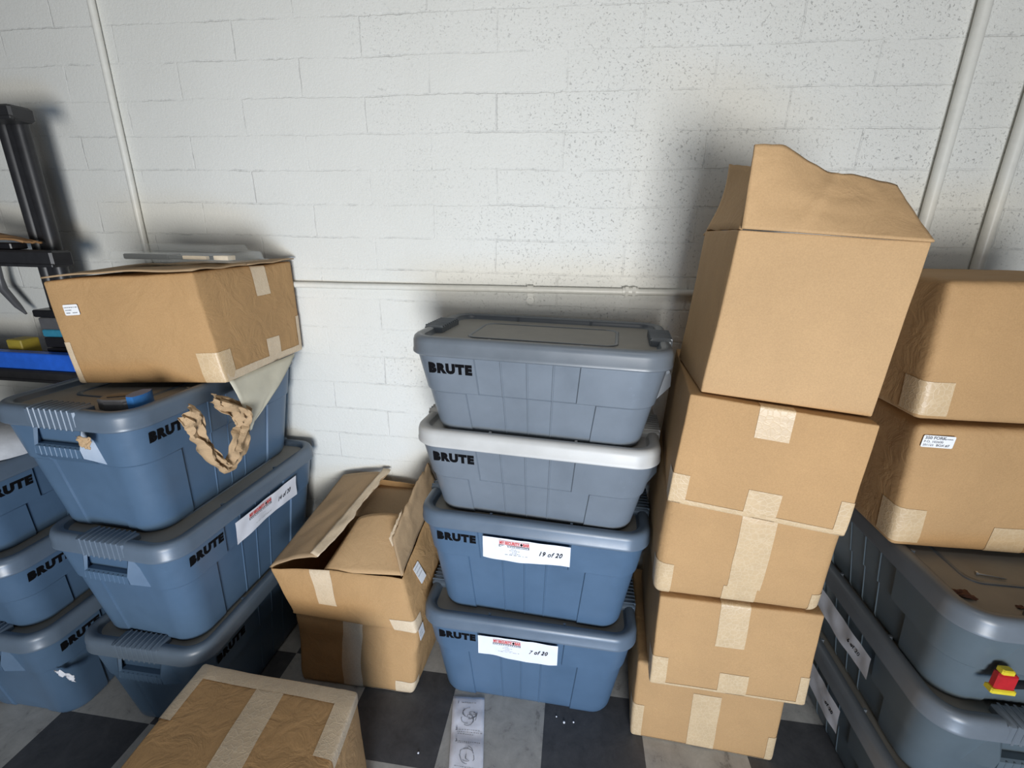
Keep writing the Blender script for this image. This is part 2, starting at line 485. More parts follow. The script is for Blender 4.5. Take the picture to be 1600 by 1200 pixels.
def lid_mesh(R, mats, key):
    if key in TXT: return TXT[key]
    mb = MB()
    prof = [(0.020, R-0.004), (0.003, R-0.003), (0.0, R), (0.0, R+0.006), (0.0012, R+0.008), (0.0016, R+0.030), (0.005, R+0.040), (0.011, R+0.045), (0.018, R+RIM),
            (0.026, R+0.045), (0.031, R+0.042), (0.034, R+PAN+0.003), (0.038, R+PAN)]
    rings = []
    for d, z in prof:
        rings.append([(x, y, z) for x, y in rrect(TL/2-d, TW/2-d, 0.072-d*0.9)])
    mb.rings(rings, 0)
    # dusty flat panel
    mb.add(rings[-1], [tuple(range(len(rings[-1])))], 1)
    # shallow rectangular ridge on the panel
    a, b = TL*0.30, TW*0.26
    q = [[(x, y, R+PAN+h) for x, y in rrect(a-d, b-d, 0.03)] for d, h in ((-0.002, -0.001), (0, 0.0028), (0.006, 0.0028), (0.008, 0.0008))]
    mb.rings(q, 0)
    mb.add(q[-1], [tuple(range(len(q[-1])))], 1)
    # grips at both ends
    for s in (-1, 1):
        mb.box((s*(TL/2-0.027), 0, R+RIM/2+0.001), (0.0265, 0.072, RIM/2+0.001), 0, None, 0.004)
        for k in range(8):
            y = -0.056 + 0.016*k
            mb.box((s*(TL/2-0.0265), y, R+RIM/2), (0.0282, 0.0028, RIM/2+0.004), 0, None, 0.0015)
    # notches of the lock along the long sides
    for s in (-1, 1):
        for x in (-0.115, 0.115):
            mb.box((x, s*(TW/2-0.034), R+0.036), (0.0035, 0.004, 0.008), 0)
    me = mb.mesh('lid', mats, 40)
    TXT[key] = me
    return me
def handle_mesh(R, s, mt, key):
    if key in TXT: return TXT[key]
    mb = MB()
    X = TL/2+(0.008 if 'S' in key else 0.003); Xi = TL/2-0.030
    def S(p): return (s*p[0], p[1], p[2])
    # bar with a sloping underside
    pr = [(X-0.007, R-0.046), (X, R-0.050), (X, R-0.072), (Xi, R-0.104), (Xi-0.004, R-0.104), (Xi-0.004, R-0.050)]
    hw = 0.066
    A = [S((u, -hw, z)) for u, z in pr]; B = [S((u, hw, z)) for u, z in pr]
    n = len(pr)
    F = [tuple(range(n)), tuple(range(2*n-1, n-1, -1))] + [(i, i+n, (i+1) % n + n, (i+1) % n) for i in range(n)]
    mb.add(A+B, F)
    # hollow under the rim is left open between two flared cheeks
    for v in (-1, 1):
        P = [S((X, v*hw, R-0.050)), S((X, v*(hw+0.005), R-0.072)), S((Xi, v*(hw+0.036), R-0.104)), S((Xi, v*(hw+0.036), R-0.002)), S((X-0.012, v*(hw+0.004), R-0.002)),
             S((X-0.004, v*(hw-0.005), R-0.052)), S((X-0.004, v*(hw-0.004), R-0.072)), S((Xi-0.003, v*(hw+0.018), R-0.104)), S((Xi-0.003, v*(hw+0.018), R-0.002)), S((X-0.016, v*(hw-0.004), R-0.002))]
        F = [(0,1,2,3,4), (9,8,7,6,5), (0,5,6,1), (1,6,7,2), (2,7,8,3), (3,8,9,4), (4,9,5,0)]
        mb.add(P, F)
    for k in range(8):
        y = -0.052 + 0.0149*k
        mb.box((s*(X-0.0035), y, R-0.061), (0.005, 0.0022, 0.013), 0, None, 0.001)
    me = mb.mesh('handle', [mt], 30)
    TXT[key] = me
    return me

def wavy_sheet(w_, h_, amp, seed, nx=24, ny=8, cut=0.0):
    """paper sheet in its own xy plane, corner at 0,0"""
    P = []
    for j in range(ny+1):
        row = []
        for i in range(nx+1):
            x = w_*i/nx; y = h_*j/ny
            if cut and j == 0: y += cut*(0.5+0.5*math.sin(i/nx*5+seed))
            z = amp*(noise.noise((x*22+seed, y*22, seed)) + 0.5) + 0.0006
            row.append((x, y, z))
        P.append(row)
    return P
def ink_lines(mb, x0, x1, y, n, h, mi=0, z=0.0022, seed=1, mat=M_cardo):
    rnd = random.Random(seed)
    x = x0
    while x < x1 and n > 0:
        l = rnd.uniform(0.4, 1.4)*(x1-x0)/n*0.7
        mb.add([(x, y, z), (min(x+l, x1), y, z), (min(x+l, x1), y+h, z), (x, y+h, z)], [(0, 1, 2, 3)], mi)
        x += l + (x1-x0)/n*0.3

def paper_label(parent, mat4, w_, h_, seed, hand, logo=True):
    mb = MB(); mb.grid(wavy_sheet(w_, h_, 0.003, seed, 26, 8, 0.010))
    me = mb.mesh('paper_label', [M_paper], 60)
    lab = put('paper_label', me, parent, mat4)
    if logo:
        x0 = w_*0.19; lw = w_*0.35; y1 = h_*0.93
        k = MB()
        k.box((x0+lw/2, y1-0.007, 0.0033), (lw/2, 0.0072, 0.0001))
        put('logo_panel', k.mesh('logo_panel', [M_pink]), lab, Matrix())
        put('lettering', text_mesh('MY SECURITY', 0.0135, M_red, 0.0005, 0, lw*0.70/0.0885), lab, frame((x0+0.002, y1-0.0118, 0.0037), (1, 0, 0), (0, 1, 0)))
        put('lettering', text_mesh('BAR', 0.0135, M_red, 0.0005, 0, lw*0.22/0.026), lab, frame((x0+lw*0.79, y1-0.0118, 0.0037), (1, 0, 0), (0, 1, 0)))
        d = MB(); cx = x0+lw*0.745; cy = y1-0.0075
        d.add([(cx-0.004, cy, 0.0041), (cx, cy-0.006, 0.0041), (cx+0.004, cy, 0.0041), (cx, cy+0.006, 0.0041)], [(0, 1, 2, 3)])
        put('diamond_mark', d.mesh('diamond_mark', [M_black]), lab, Matrix())
        k = MB(); k.box((x0+lw/2, y1-0.0185, 0.0033), (lw/2, 0.0038, 0.0001))
        put('logo_strip', k.mesh('logo_strip', [M_gray]), lab, Matrix())
        k = MB()
        ink_lines(k, x0+0.003, x0+lw-0.003, y1-0.0205, 12, 0.0035, 0, 0.0037, seed)
        put('small_print', k.mesh('small_print', [M_paper]), lab, Matrix())
        k = MB()
        for r_, (u0, u1) in enumerate(((0.40, 0.58), (0.35, 0.70), (0.44, 0.60), (0.38, 0.72), (0.20, 0.95))):
            ink_lines(k, x0+lw*u0, x0+lw*u1, y1-0.029-0.005*r_, 5, 0.0014, 0, 0.0036, seed+r_)
        put('small_print', k.mesh('small_print', [M_lgray]), lab, Matrix())
    if hand:
        put('handwriting', text_mesh(hand, 0.021, M_black, 0.0002, 0.45, 0.85, 1.1), lab, frame((w_*0.64, h_*0.45, 0.0036), (1, 0.04, 0), (0, 1, 0)))
    return lab

def tote(R, x, y, z, deg, label, lid='blue', brand=True, left_h=True, right_h=True, glint=False, group=None, grey=False):
    t = thing('storage_tote', label, 'storage bin', (x, y, z), math.radians(deg), group)
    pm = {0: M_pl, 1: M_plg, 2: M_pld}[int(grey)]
    link('body', body_mesh(R, pm), t)
    lm = [M_lidg if grey else M_lid, M_dust] if lid == 'blue' else [M_wlid, M_wlid]
    l = link('lid', lid_mesh(R, lm, 'l%g%s%d' % (R, lid, grey)), t)
    if lid != 'blue': l['label'] = 'pale grey lid'
    link('handle', handle_mesh(R, -1, pm, 'h%gL%d' % (R, grey)), t)
    if glint:
        h_ = link('handle', handle_mesh(R, 1, M_glint, 'h%gS' % R), t); h_['label'] = 'handle with its bright reflection in the colour'
    else: link('handle', handle_mesh(R, 1, pm, 'h%gR%d' % (R, grey)), t)
    if brand:
        bt = TW/2-0.018-(TW/2-0.018-(TW/2-0.052))*(0.045/R) + 0.0095 + 0.0009
        slope = (0.034)/R
        put('lettering', text_mesh('BRUTE', 0.0345, M_black, 0.0027, 0.0, 0.99, 1.20), t,
            frame((-0.272, -(bt-0.0005), R-0.047), (1, 0, 0), (0, -slope, 1)))
    return t
def side_frame(R, u, zt, drop):
    """frame for a sheet hung on the front long side: left end u, top at zt, height drop"""
    def yy(z): return -((TW/2-0.052) + 0.034*z/R + 0.0045 + 0.0065)
    z0 = zt-drop
    return frame((u, yy(zt)-0.0005, z0), (1, 0, 0), (0, -0.034/R*0.6, 1))

G1 = 'totes in the middle stack'
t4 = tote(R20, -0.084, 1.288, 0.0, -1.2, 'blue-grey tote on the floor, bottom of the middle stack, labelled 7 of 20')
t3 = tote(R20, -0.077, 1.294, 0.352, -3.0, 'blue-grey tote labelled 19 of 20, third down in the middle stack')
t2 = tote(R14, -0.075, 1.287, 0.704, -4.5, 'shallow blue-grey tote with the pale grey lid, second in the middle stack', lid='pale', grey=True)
t1 = tote(R14, -0.074, 1.278, 0.960, -5.2, 'shallow tote with dusty lid, topmost of the middle stack', glint=True, grey=True)
paper_label(t3, side_frame(R20, -0.132, R20-0.010, 0.078), 0.250, 0.078, 3.1, '19 of 20')
paper_label(t4, side_frame(R20, -0.145, R20-0.008, 0.086), 0.245, 0.086, 7.7, '7 of 20')
# small bolt on the handle with the painted reflection
mb = MB(); mb.tube([(TL/2+0.001, -0.050, R14-0.030), (TL/2-0.010, -0.078, R14-0.030)], 0.010, 14)
mb.tube([(TL/2+0.0, -0.066, R14-0.030), (TL/2-0.004, -0.083, R14-0.030)], 0.005, 10)
link('bolt', mb.mesh('bolt', [M_glint], 35), t1)

l3 = tote(R20, -1.163, 1.180, 0.0, 90, 'blue-grey tote on the floor, bottom of the left stack behind the taped box')
l2 = tote(R20, -1.152, 1.176, 0.352, 87.5, 'blue-grey tote with a paper label, middle of the left stack')
l1 = tote(R20, -1.196, 1.188, 0.704, 87.6, 'blue-grey tote under the creased box, topmost of the left stack')
paper_label(l2, side_frame(R20, -0.118, R20-0.016, 0.078), 0.290, 0.078, 5.2, '14 of 20')

tote(R20, -1.650, 1.150, 0.0, 90, 'dark blue-grey tote on the floor, bottom of the far left stack')
tote(R14, -1.665, 1.145, 0.352, 90, 'blue-grey tote in the middle of the far left stack')
tote(R14, -1.700, 1.135, 0.604, 90, 'blue-grey tote at the left edge, topmost of the far left stack')

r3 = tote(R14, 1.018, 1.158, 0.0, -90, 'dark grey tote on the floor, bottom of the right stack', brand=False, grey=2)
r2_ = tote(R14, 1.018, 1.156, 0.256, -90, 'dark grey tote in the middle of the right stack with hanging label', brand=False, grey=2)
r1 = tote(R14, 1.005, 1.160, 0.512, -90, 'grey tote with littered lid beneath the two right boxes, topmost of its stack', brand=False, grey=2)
paper_label(r2_, side_frame(R14, -0.158, R14-0.030, 0.080), 0.280, 0.080, 2.2, '6 of 20', logo=False)
paper_label(r3, side_frame(R14, -0.155, R14-0.012, 0.095), 0.240, 0.095, 8.2, '   of 20', logo=False)

# ------------------------------------------------------------------ cardboard boxes
class Carton:
    """corners: bottom FL FR BR BL, top FL FR BR BL, world coordinates"""
    def __init__(s, name, label, cor, r=0.006, bulge=(0.004,)*6, crum=0.0015, freq=5, mat=None, open_top=False, seed=0.0, group=None):
        s.cor = [Vector(c) for c in cor]; s.r = r; s.bulge = bulge; s.crum = crum; s.freq = freq; s.seed = seed
        b = s.cor
        s.w = (b[1]-b[0]).length; s.d = (b[3]-b[0]).length; s.h = (b[4]-b[0]).length
        base = (b[0]+b[1]+b[2]+b[3])/4
        s.base = Vector((base.x, base.y, min(c.z for c in b[:4])))
        s.cen = sum(b, Vector())/8
        s.root = thing(name, label, 'box', s.base, 0, group)
        s.mat = mat or M_cardo
        mb = MB()
        for face in ('front', 'back', 'left', 'right', 'bottom') + (() if open_top else ('top',)):
            P = s.patch(face, -1, 1, -1, 1, 0)
            mb.grid(P)
        me = mb.mesh('carton', [s.mat])
        bm_merge(me, 0.00012)
        for p in me.polygons: p.use_smooth = True
        me.set_sharp_from_angle(angle=math.radians(50))
        s.body = link('carton', me, s.root)
        if open_top:
            md = s.body.modifiers.new('thickness', 'SOLIDIFY'); md.thickness = 0.004; md.offset = -1
    def P(s, a, b, c):
        hw = (s.w/2, s.d/2, s.h/2)
        q = [a*hw[0], b*hw[1], c*hw[2]]
        cl = [max(-(h-s.r), min(h-s.r, v)) for v, h in zip(q, hw)]
        dv = Vector([x-y for x, y in zip(q, cl)])
        if dv.length > 1e-9:
            q = [x+y for x, y in zip(cl, dv.normalized()*s.r)]
        u, v, w_ = [(x/h+1)/2 for x, h in zip(q, hw)]
        k = s.cor
        lo = (k[0]*(1-u)+k[1]*u)*(1-v) + (k[3]*(1-u)+k[2]*u)*v
        hi = (k[4]*(1-u)+k[5]*u)*(1-v) + (k[7]*(1-u)+k[6]*u)*v
        p = lo*(1-w_)+hi*w_
        A, B, Cc = 1-min(1, a*a), 1-min(1, b*b), 1-min(1, c*c)
        # bulges: front back left right bottom top
        p = p + Vector(((-s.bulge[2] if a < 0 else s.bulge[3])*B*Cc*abs(a), (-s.bulge[0] if b < 0 else s.bulge[1])*A*Cc*abs(b), (-s.bulge[4] if c < 0 else s.bulge[5])*A*B*abs(c)))
        nv = noise.noise_vector(Vector((p.x*s.freq+s.seed, p.y*s.freq, p.z*s.freq)))
        n2 = noise.noise_vector(Vector((p.x*s.freq*3+s.seed, p.y*s.freq*3, p.z*s.freq*3)))
        dm = 1.0 if c > -0.9 else 0.3
        return p + (nv*s.crum + n2*s.crum*0.4)*dm
    def at(s, face, u, v, off=0.0):
        e = 0.01
        def g(u_, v_):
            return {'front': lambda: s.P(u_, -1, v_), 'back': lambda: s.P(-u_, 1, v_), 'left': lambda: s.P(-1, -u_, v_),
                    'right': lambda: s.P(1, u_, v_), 'bottom': lambda: s.P(u_, -v_, -1), 'top': lambda: s.P(u_, v_, 1)}[face]()
        p = g(u, v)
        if off:
            cu = max(-1+e, min(1-e, u)); cv = max(-1+e, min(1-e, v))
            n = (g(cu+e, cv)-g(cu-e, cv)).cross(g(cu, cv+e)-g(cu, cv-e)).normalized()
            # at the rim of a face lean the offset toward both faces
            if abs(u) > 0.985:
                n = (n + (g(math.copysign(1, u), cv)-g(0, cv)).normalized()).normalized()*1.2
            if abs(v) > 0.985:
                n = (n + (g(cu, math.copysign(1, v))-g(cu, 0)).normalized()).normalized()*1.2
            p = p + n*off
        return p
    def ticks(s, face, axis, a0, a1):
        dims = {'front': (s.w, s.h), 'back': (s.w, s.h), 'left': (s.d, s.h), 'right': (s.d, s.h), 'bottom': (s.w, s.d), 'top': (s.w, s.d)}[face]
        de = s.r/(dims[axis]/2)
        full = [-1, -1+de*0.15, -1+de*0.5, -1+de] + [-1+de+(2-2*de)*i/16 for i in range(1, 16)] + [1-de, 1-de*0.5, 1-de*0.15, 1]
        t = [v for v in full if a0 < v < a1]
        return [a0]+t+[a1]
    def patch(s, face, u0, u1, v0, v1, off):
        return [[s.at(face, u, v, off)-s.base for u in s.ticks(face, 0, u0, u1)] for v in s.ticks(face, 1, v0, v1)]
    def tape(s, pieces, mt=None, off=0.0012):
        mb = MB()
        for pc in pieces: mb.grid(s.patch(*pc, off))
        return link('tape', mb.mesh('tape', [mt or M_tape], 60), s.root)
    def sticker(s, face, u0, u1, v0, v1, lines, mt=None, rot=0.0):
        o = s.at(face, u0, v0)-s.base; ex = s.at(face, u1, v0)-s.at(face, u0, v0); ey = s.at(face, u0, v1)-s.at(face, u0, v0)
        W, Hh = ex.length, ey.length
        n = ex.cross(ey).normalized()
        mm = frame(o+n*0.0035, ex + ey*rot, ey)
        mb = MB(); r = 0.003
        pts = [(x+W/2, y+Hh/2, 0) for x, y in rrect(W/2, Hh/2, r, 4)]
        pts2 = [(x, y, 0.0006) for x, y, z in pts]
        mb.rings([pts, pts2], 0, True, True)
        st = put('sticker', mb.mesh('sticker', [M_stick]), s.root, mm)
        for k, ln in enumerate(lines):
            tx, lx, ly, sz, bold = ln
            if tx:
                put('lettering', text_mesh(tx, sz, M_gray, bold), st, frame((lx, ly, 0.0010), (1, 0, 0), (0, 1, 0)))
            else:
                k2 = MB(); ink_lines(k2, lx, lx+sz, ly, 7, 0.0022, 0, 0.0010, k+3)
                put('small_print', k2.mesh('small_print', [M_gray]), st, Matrix())
        return st
def bm_merge(me, d):
    import bmesh
    b = bmesh.new(); b.from_mesh(me); bmesh.ops.remove_doubles(b, verts=b.verts, dist=d)
    bmesh.ops.recalc_face_normals(b, faces=b.faces)
    b.to_mesh(me); b.free()

def sheet(name, parent, base, P, mt, thick=0.003, smooth=60, mats=None):
    """curved board from a grid of world points, given real thickness"""
    mb = MB(); mb.grid([[Vector(p)-Vector(base) for p in r] for r in P])
    me = mb.mesh(name, mats or [mt], smooth)
    o = link(name, me, parent)
    md = o.modifiers.new('thickness', 'SOLIDIFY'); md.thickness = thick; md.offset = 0
    return o
def bil(c00, c10, c11, c01, nu, nv, fn=None):
    c = [Vector(x) for x in (c00, c10, c11, c01)]; out = []
    for j in range(nv+1):
        v = j/nv; row = []
        for i in range(nu+1):
            u = i/nu
            p = (c[0]*(1-u)+c[1]*u)*(1-v)+(c[3]*(1-u)+c[2]*u)*v
            if fn: p = p + Vector(fn(u, v))
            row.append(p)
        out.append(row)
    return out

# --- tower right of the middle totes -------------------------------------------------
def hexa(fl, fr, d, z0, z1, tfl=None, tfr=None, zr=0.0, zr1=None, td=None):
    """fl, fr floor-plan front corners; d = vector front to back; z0, z1 bottom and top; zr = how much lower the right side is"""
    tfl = tfl or fl; tfr = tfr or fr
    zr1 = zr if zr1 is None else zr1
    td = td or d
    B = [(fl[0], fl[1], z0), (fr[0], fr[1], z0-zr), (fr[0]+d[0], fr[1]+d[1], z0-zr), (fl[0]+d[0], fl[1]+d[1], z0)]
    T = [(tfl[0], tfl[1], z1), (tfr[0], tfr[1], z1-zr1), (tfr[0]+td[0], tfr[1]+td[1], z1-zr1), (tfl[0]+td[0], tfl[1]+td[1], z1)]
    return B+T
b5 = Carton('cardboard_box', 'taped cardboard box on the floor, lowest of the tall tower', hexa((0.252, 1.077), (0.662, 1.058), (0.03, 0.41), 0.0, 0.300, (0.245, 1.075), (0.655, 1.06)), r=0.010, bulge=(0.004, 0.004, 0.012, 0.004, 0, 0.0), crum=0.003, seed=1, mat=M_cardo)
b4 = Carton('cardboard_box', 'taped cardboard box second from the floor in the tall tower', hexa((0.268, 1.008), (0.668, 1.000), (0.03, 0.42), 0.303, 0.600, (0.263, 1.006), (0.658, 1.001)), r=0.006, bulge=(0.003, 0.004, 0.008, 0.004, 0, 0.0), crum=0.0025, seed=2, mat=M_cardo)
b3 = Carton('cardboard_box', 'taped cardboard box with a sagging lower edge, middle of the tall tower', hexa((0.245, 1.012), (0.638, 1.002), (0.045, 0.43), 0.604, 0.905, (0.243, 0.985), (0.62, 0.955), 0.0, 0.018), r=0.022, bulge=(0.004, 0.004, 0.010, 0.004, 0, 0.0), crum=0.0035, seed=3, mat=M_cardo)
b2 = Carton('cardboard_box', 'taped cardboard box directly under the tall open box', hexa((0.238, 0.960), (0.588, 0.908), (0.055, 0.42), 0.908, 1.172, (0.249, 0.944), (0.580, 0.880), 0.018, 0.018), r=0.004, bulge=(0.003, 0.004, 0.006, 0.004, 0, 0.0), crum=0.002, seed=4, mat=M_cardo)
b1 = Carton('cardboard_box', 'tall plain box with open folded flaps on top of the tower', hexa((0.273, 0.955), (0.582, 0.912), (0.012, 0.285), 1.175, 1.497, (0.293, 0.940), (0.591, 0.898), 0.018, 0.016), r=0.004, bulge=(0.004, 0.004, 0.004, 0.004, 0, 0.0), crum=0.002, seed=5, open_top=True, mat=M_card)

b2.tape([('front', -0.21, 0.17, 0.48, 1.0), ('top', -0.21, 0.17, -1.0, -0.9)])
b2.tape([('front', -0.12, 0.25, -1.0, -0.45)])
b2.tape([('front', -0.99, 0.99, -1.0, -0.90)], M_tape)
b2.tape([('front', -1.0, -0.80, -1.0, -0.42), ('left', 0.80, 1.0, -1.0, -0.42)])
b2.tape([('front', 0.86, 1.0, -1.0, -0.35), ('right', -1.0, -0.85, -1.0, -0.35)])
b3.tape([('front', -0.12, 0.27, -0.62, 0.98)])
b3.tape([('front', -0.16, 0.24, -1.0, -0.60)], M_tape)
b3.tape([('front', -1.0, -0.80, -1.0, -0.30), ('left', 0.80, 1.0, -1.0, -0.30)])
b3.tape([('front', 0.86, 1.0, -1.0, -0.55), ('right', -1.0, -0.85, -1.0, -0.55)])
b4.tape([('front', -0.24, 0.12, 0.10, 1.0), ('top', -0.24, 0.12, -1.0, -0.9)])
b4.tape([('front', -0.12, 0.25, -1.0, -0.50)])
b4.tape([('front', -0.9, 0.99, -1.0, -0.93)], M_tape)
b4.tape([('front', -1.0, -0.80, -1.0, -0.32), ('left', 0.78, 1.0, -1.0, -0.32)])
b4.tape([('front', 0.88, 1.0, -1.0, -0.35), ('right', -1.0, -0.85, -1.0, -0.35)])
b5.tape([('front', -0.28, 0.07, 0.70, 1.0)])
b5.tape([('front', -0.20, 0.18, -1.0, 0.45)])
b5.tape([('front', -0.95, 0.99, -1.0, -0.95)], M_tape)
b5.tape([('front', -1.0, -0.85, -1.0, -0.10), ('left', 0.80, 1.0, -1.0, -0.10)])
b5.tape([('front', 0.88, 1.0, -1.0, -0.35), ('right', -1.0, -0.85, -1.0, -0.35)])

# flaps of the tall open box
FLT, FRT = Vector((0.296, 0.938, 1.498)), Vector((0.592, 0.896, 1.481))
dv = Vector((0.012, 0.285, 0))
def front_flap(u, v):
    crease = 0.010*math.exp(-((u-0.30-0.28*v)/0.035)**2)*v*(1-0.3*v)
    fold = 0.012*max(0.0, u-0.30-0.28*v)*v
    z = v*0.014*math.exp(-((u-0.20)/0.14)**2) - 0.008*v*math.exp(-((u-0.55)/0.10)**2) + 0.003*v*noise.noise((u*9, v*4, 4))
    y = 0.016*math.sin(u*PI)*v*v - crease + fold*3 - 0.004*math.exp(-((v-0.86)/0.03)**2)*max(0, 0.35-u)
    return (0.0, y + 0.002*noise.noise((u*5, v*5, 1)), z)
P = bil(FLT, FRT, (0.572, 0.985, 1.577), (0.301, 0.955, 1.637), 48, 24, front_flap)
sheet('front_flap', b1.root, b1.base, P, M_card, 0.004)
def left_flap(u, v): return (0.012*math.sin(v*PI*0.9)*(u), 0, 0.004*noise.noise((u*4, v*4, 2)))
FLi, BLi = FLT+Vector((0.001, 0.004, -0.001)), FLT+dv
P = bil(FLi, BLi, (0.328, 1.200, 1.640), (0.345, 1.040, 1.612), 16, 10, left_flap)
sheet('side_flap', b1.root, b1.base, P, M_card, 0.004)
BRi = FRT+dv
P = bil(BLi, BRi, BRi+Vector((-0.02, 0.12, -0.03)), BLi+Vector((0.02, 0.11, -0.01)), 10, 6, lambda u, v: (0, 0, 0.003*noise.noise((u*4, v*4, 7))))
sheet('back_flap', b1.root, b1.base, P, M_card, 0.004)
P = bil(FRT+Vector((0, 0.006, 0)), BRi, BRi+Vector((0.11, -0.01, -0.09)), FRT+Vector((0.10, 0.02, -0.10)), 10, 6, None)
P = bil(FRT+Vector((-0.004, 0.010, -0.002)), BRi, BRi+Vector((-0.09, -0.01, -0.09)), FRT+Vector((-0.09, 0.03, -0.10)), 10, 6, None)
sheet('side_flap', b1.root, b1.base, P, M_cardin, 0.004)

# --- creased box on the left stack ---------------------------------------------------
lb_z = 1.074
LB = Carton('cardboard_box', 'large creased cardboard box on the left tote stack, under clear packs',
            [(-1.328, 1.034, lb_z), (-0.943, 1.107, lb_z), (-0.958, 1.505, lb_z), (-1.345, 1.45, lb_z),
             (-1.340, 1.020, 1.350), (-0.978, 1.095, 1.374), (-0.955, 1.500, 1.382), (-1.340, 1.45, 1.358)],
            r=0.007, bulge=(0.008, 0.0, 0.006, 0.006, 0, 0.004), crum=0.004, seed=11, mat=M_card2)
LB.tape([('right', 0.02, 0.34, 0.42, 1.0)], M_tape2)
LB.tape([('right', 0.02, 0.34, -1.0, -0.48)], M_tape2)
LB.tape([('right', -0.95, 0.99, -1.0, -0.84)], M_tape2)
LB.tape([('front', 0.72, 1.0, -1.0, -0.42), ('right', -1.0, -0.76, -1.0, -0.42)])
LB.tape([('right', 0.88, 1.0, -1.0, -0.2)], M_tape2)
LB.tape([('front', -1.0, -0.90, -1.0, -0.15)], M_tape2)
LB.sticker('front', -0.80, -0.60, 0.36, 0.56, [('', 0.002, 0.019, 0.034, 0), ('', 0.003, 0.012, 0.016, 0), ('', 0.004, 0.005, 0.010, 0), ('', 0.020, 0.005, 0.012, 0)])
# loose top flaps
fz = lambda u, v: (0, 0, 0.006*noise.noise((u*3, v*3, 5)) + 0.006*math.sin(u*PI))
P = bil((-1.326, 1.012, 1.358), (-0.965, 1.082, 1.381), (-0.955, 1.29, 1.386), (-1.340, 1.25, 1.370), 18, 8, fz)
sheet('top_flap', LB.root, LB.base, P, M_cardin, 0.004)
P = bil((-1.332, 1.24, 1.370), (-0.955, 1.28, 1.384), (-0.948, 1.505, 1.390), (-1.340, 1.455, 1.370), 18, 8, lambda u, v: (0, 0, 0.004*noise.noise((u*3, v*3, 9))))
sheet('top_flap', LB.root, LB.base, P, M_cardin, 0.004)

# --- two small boxes between the left and middle stacks ------------------------------
M2 = Carton('cardboard_box', 'crumpled taped cardboard box on the floor beneath the torn open box',
            [(-0.860, 1.100, 0.0), (-0.462, 1.106, 0.0), (-0.435, 1.49, 0.0), (-0.860, 1.49, 0.0),
             (-0.855, 1.110, 0.287), (-0.440, 1.120, 0.262), (-0.425, 1.49, 0.30), (-0.855, 1.49, 0.30)],
            r=0.014, bulge=(0.012, 0.0, 0.004, 0.012, 0, 0.0), crum=0.010, freq=6, seed=21, mat=M_card2)
M2.tape([('front', -0.22, 0.12, -1.0, 0.98)], M_tape2)
M2.tape([('front', 0.70, 1.0, -1.0, -0.55), ('right', -1.0, -0.8, -1.0, -0.55)], M_tape2)
M2.tape([('front', -0.95, 0.95, -1.0, -0.92)], M_tape2)
M2.sticker('right', -0.93, -0.76, 0.60, 0.98, [('', 0.002, 0.030, 0.018, 0), ('', 0.002, 0.018, 0.020, 0)])
M1 = Carton('cardboard_box', 'torn open cardboard box with gaping lid on top of the crumpled box',
            [(-0.850, 1.090, 0.296), (-0.432, 1.095, 0.272), (-0.415, 1.48, 0.310), (-0.850, 1.49, 0.310),
             (-0.900, 1.095, 0.470), (-0.478, 1.118, 0.464), (-0.462, 1.48, 0.585), (-0.850, 1.49, 0.582)],
            r=0.010, bulge=(0.012, 0.0, 0.0, 0.018, 0, 0.0), crum=0.009, freq=5, seed=31, mat=M_card2, open_top=True)
M1.tape([('front', -0.42, -0.12, -0.25, 0.98)], M_tape2)
M1.tape([('front', 0.66, 1.0, -1.0, -0.50), ('right', -1.0, -0.8, -1.0, -0.50)], M_tape2)
M1.sticker('right', -0.60, -0.42, 0.10, 0.72, [('', 0.002, 0.060, 0.030, 0), ('', 0.002, 0.045, 0.030, 0), ('', 0.002, 0.030, 0.028, 0)])
def torn(u, v):
    e = max(0, (u-0.8)/0.2)
    return (0.014*e*noise.noise((v*14, 1.0, 3))+0.010*e*noise.noise((v*31, 2, 3)), 0, 0.012*math.sin(u*PI)*(1-v*0.5) + 0.004*noise.noise((u*4, v*5, 3)))
P = bil((-0.900, 1.092, 0.472), (-0.742, 1.100, 0.524), (-0.664, 1.490, 0.612), (-0.846, 1.490, 0.584), 20, 24, torn)
lf = sheet('lid_flap', M1.root, M1.base, P, M_cardin, 0.004)
# tape strip still stuck along the torn edge
P2 = bil((-0.765, 1.105, 0.528), (-0.738, 1.100, 0.527), (-0.658, 1.505, 0.618), (-0.686, 1.505, 0.616), 6, 30,
         lambda u, v: (0.012*u*noise.noise((v*11, 5, 3)) + 0.02*u*max(0, math.sin(v*6))*0.5, 0, 0.004*noise.noise((u*2, v*9, 3)) - 0.006*u*u + 0.004))
sheet('tape', M1.root, M1.base, P2, M_tape2, 0.001)
# inner flap that has curled up
P = bil((-0.735, 1.110, 0.462), (-0.478, 1.128, 0.466), (-0.500, 1.300, 0.545), (-0.690, 1.270, 0.545), 16, 14,
        lambda u, v: (0, 0, 0.030*math.sin(v*PI*0.5)*math.sin(u*PI)**0.5 if 0 < u < 1 else 0))
sheet('inner_flap', M1.root, M1.base, P, M_card, 0.004)
P = bil((-0.850, 1.482, 0.560), (-0.470, 1.480, 0.560), (-0.480, 1.330, 0.520), (-0.840, 1.330, 0.520), 8, 6, None)
sheet('inner_flap', M1.root, M1.base, P, M_cardin, 0.004)
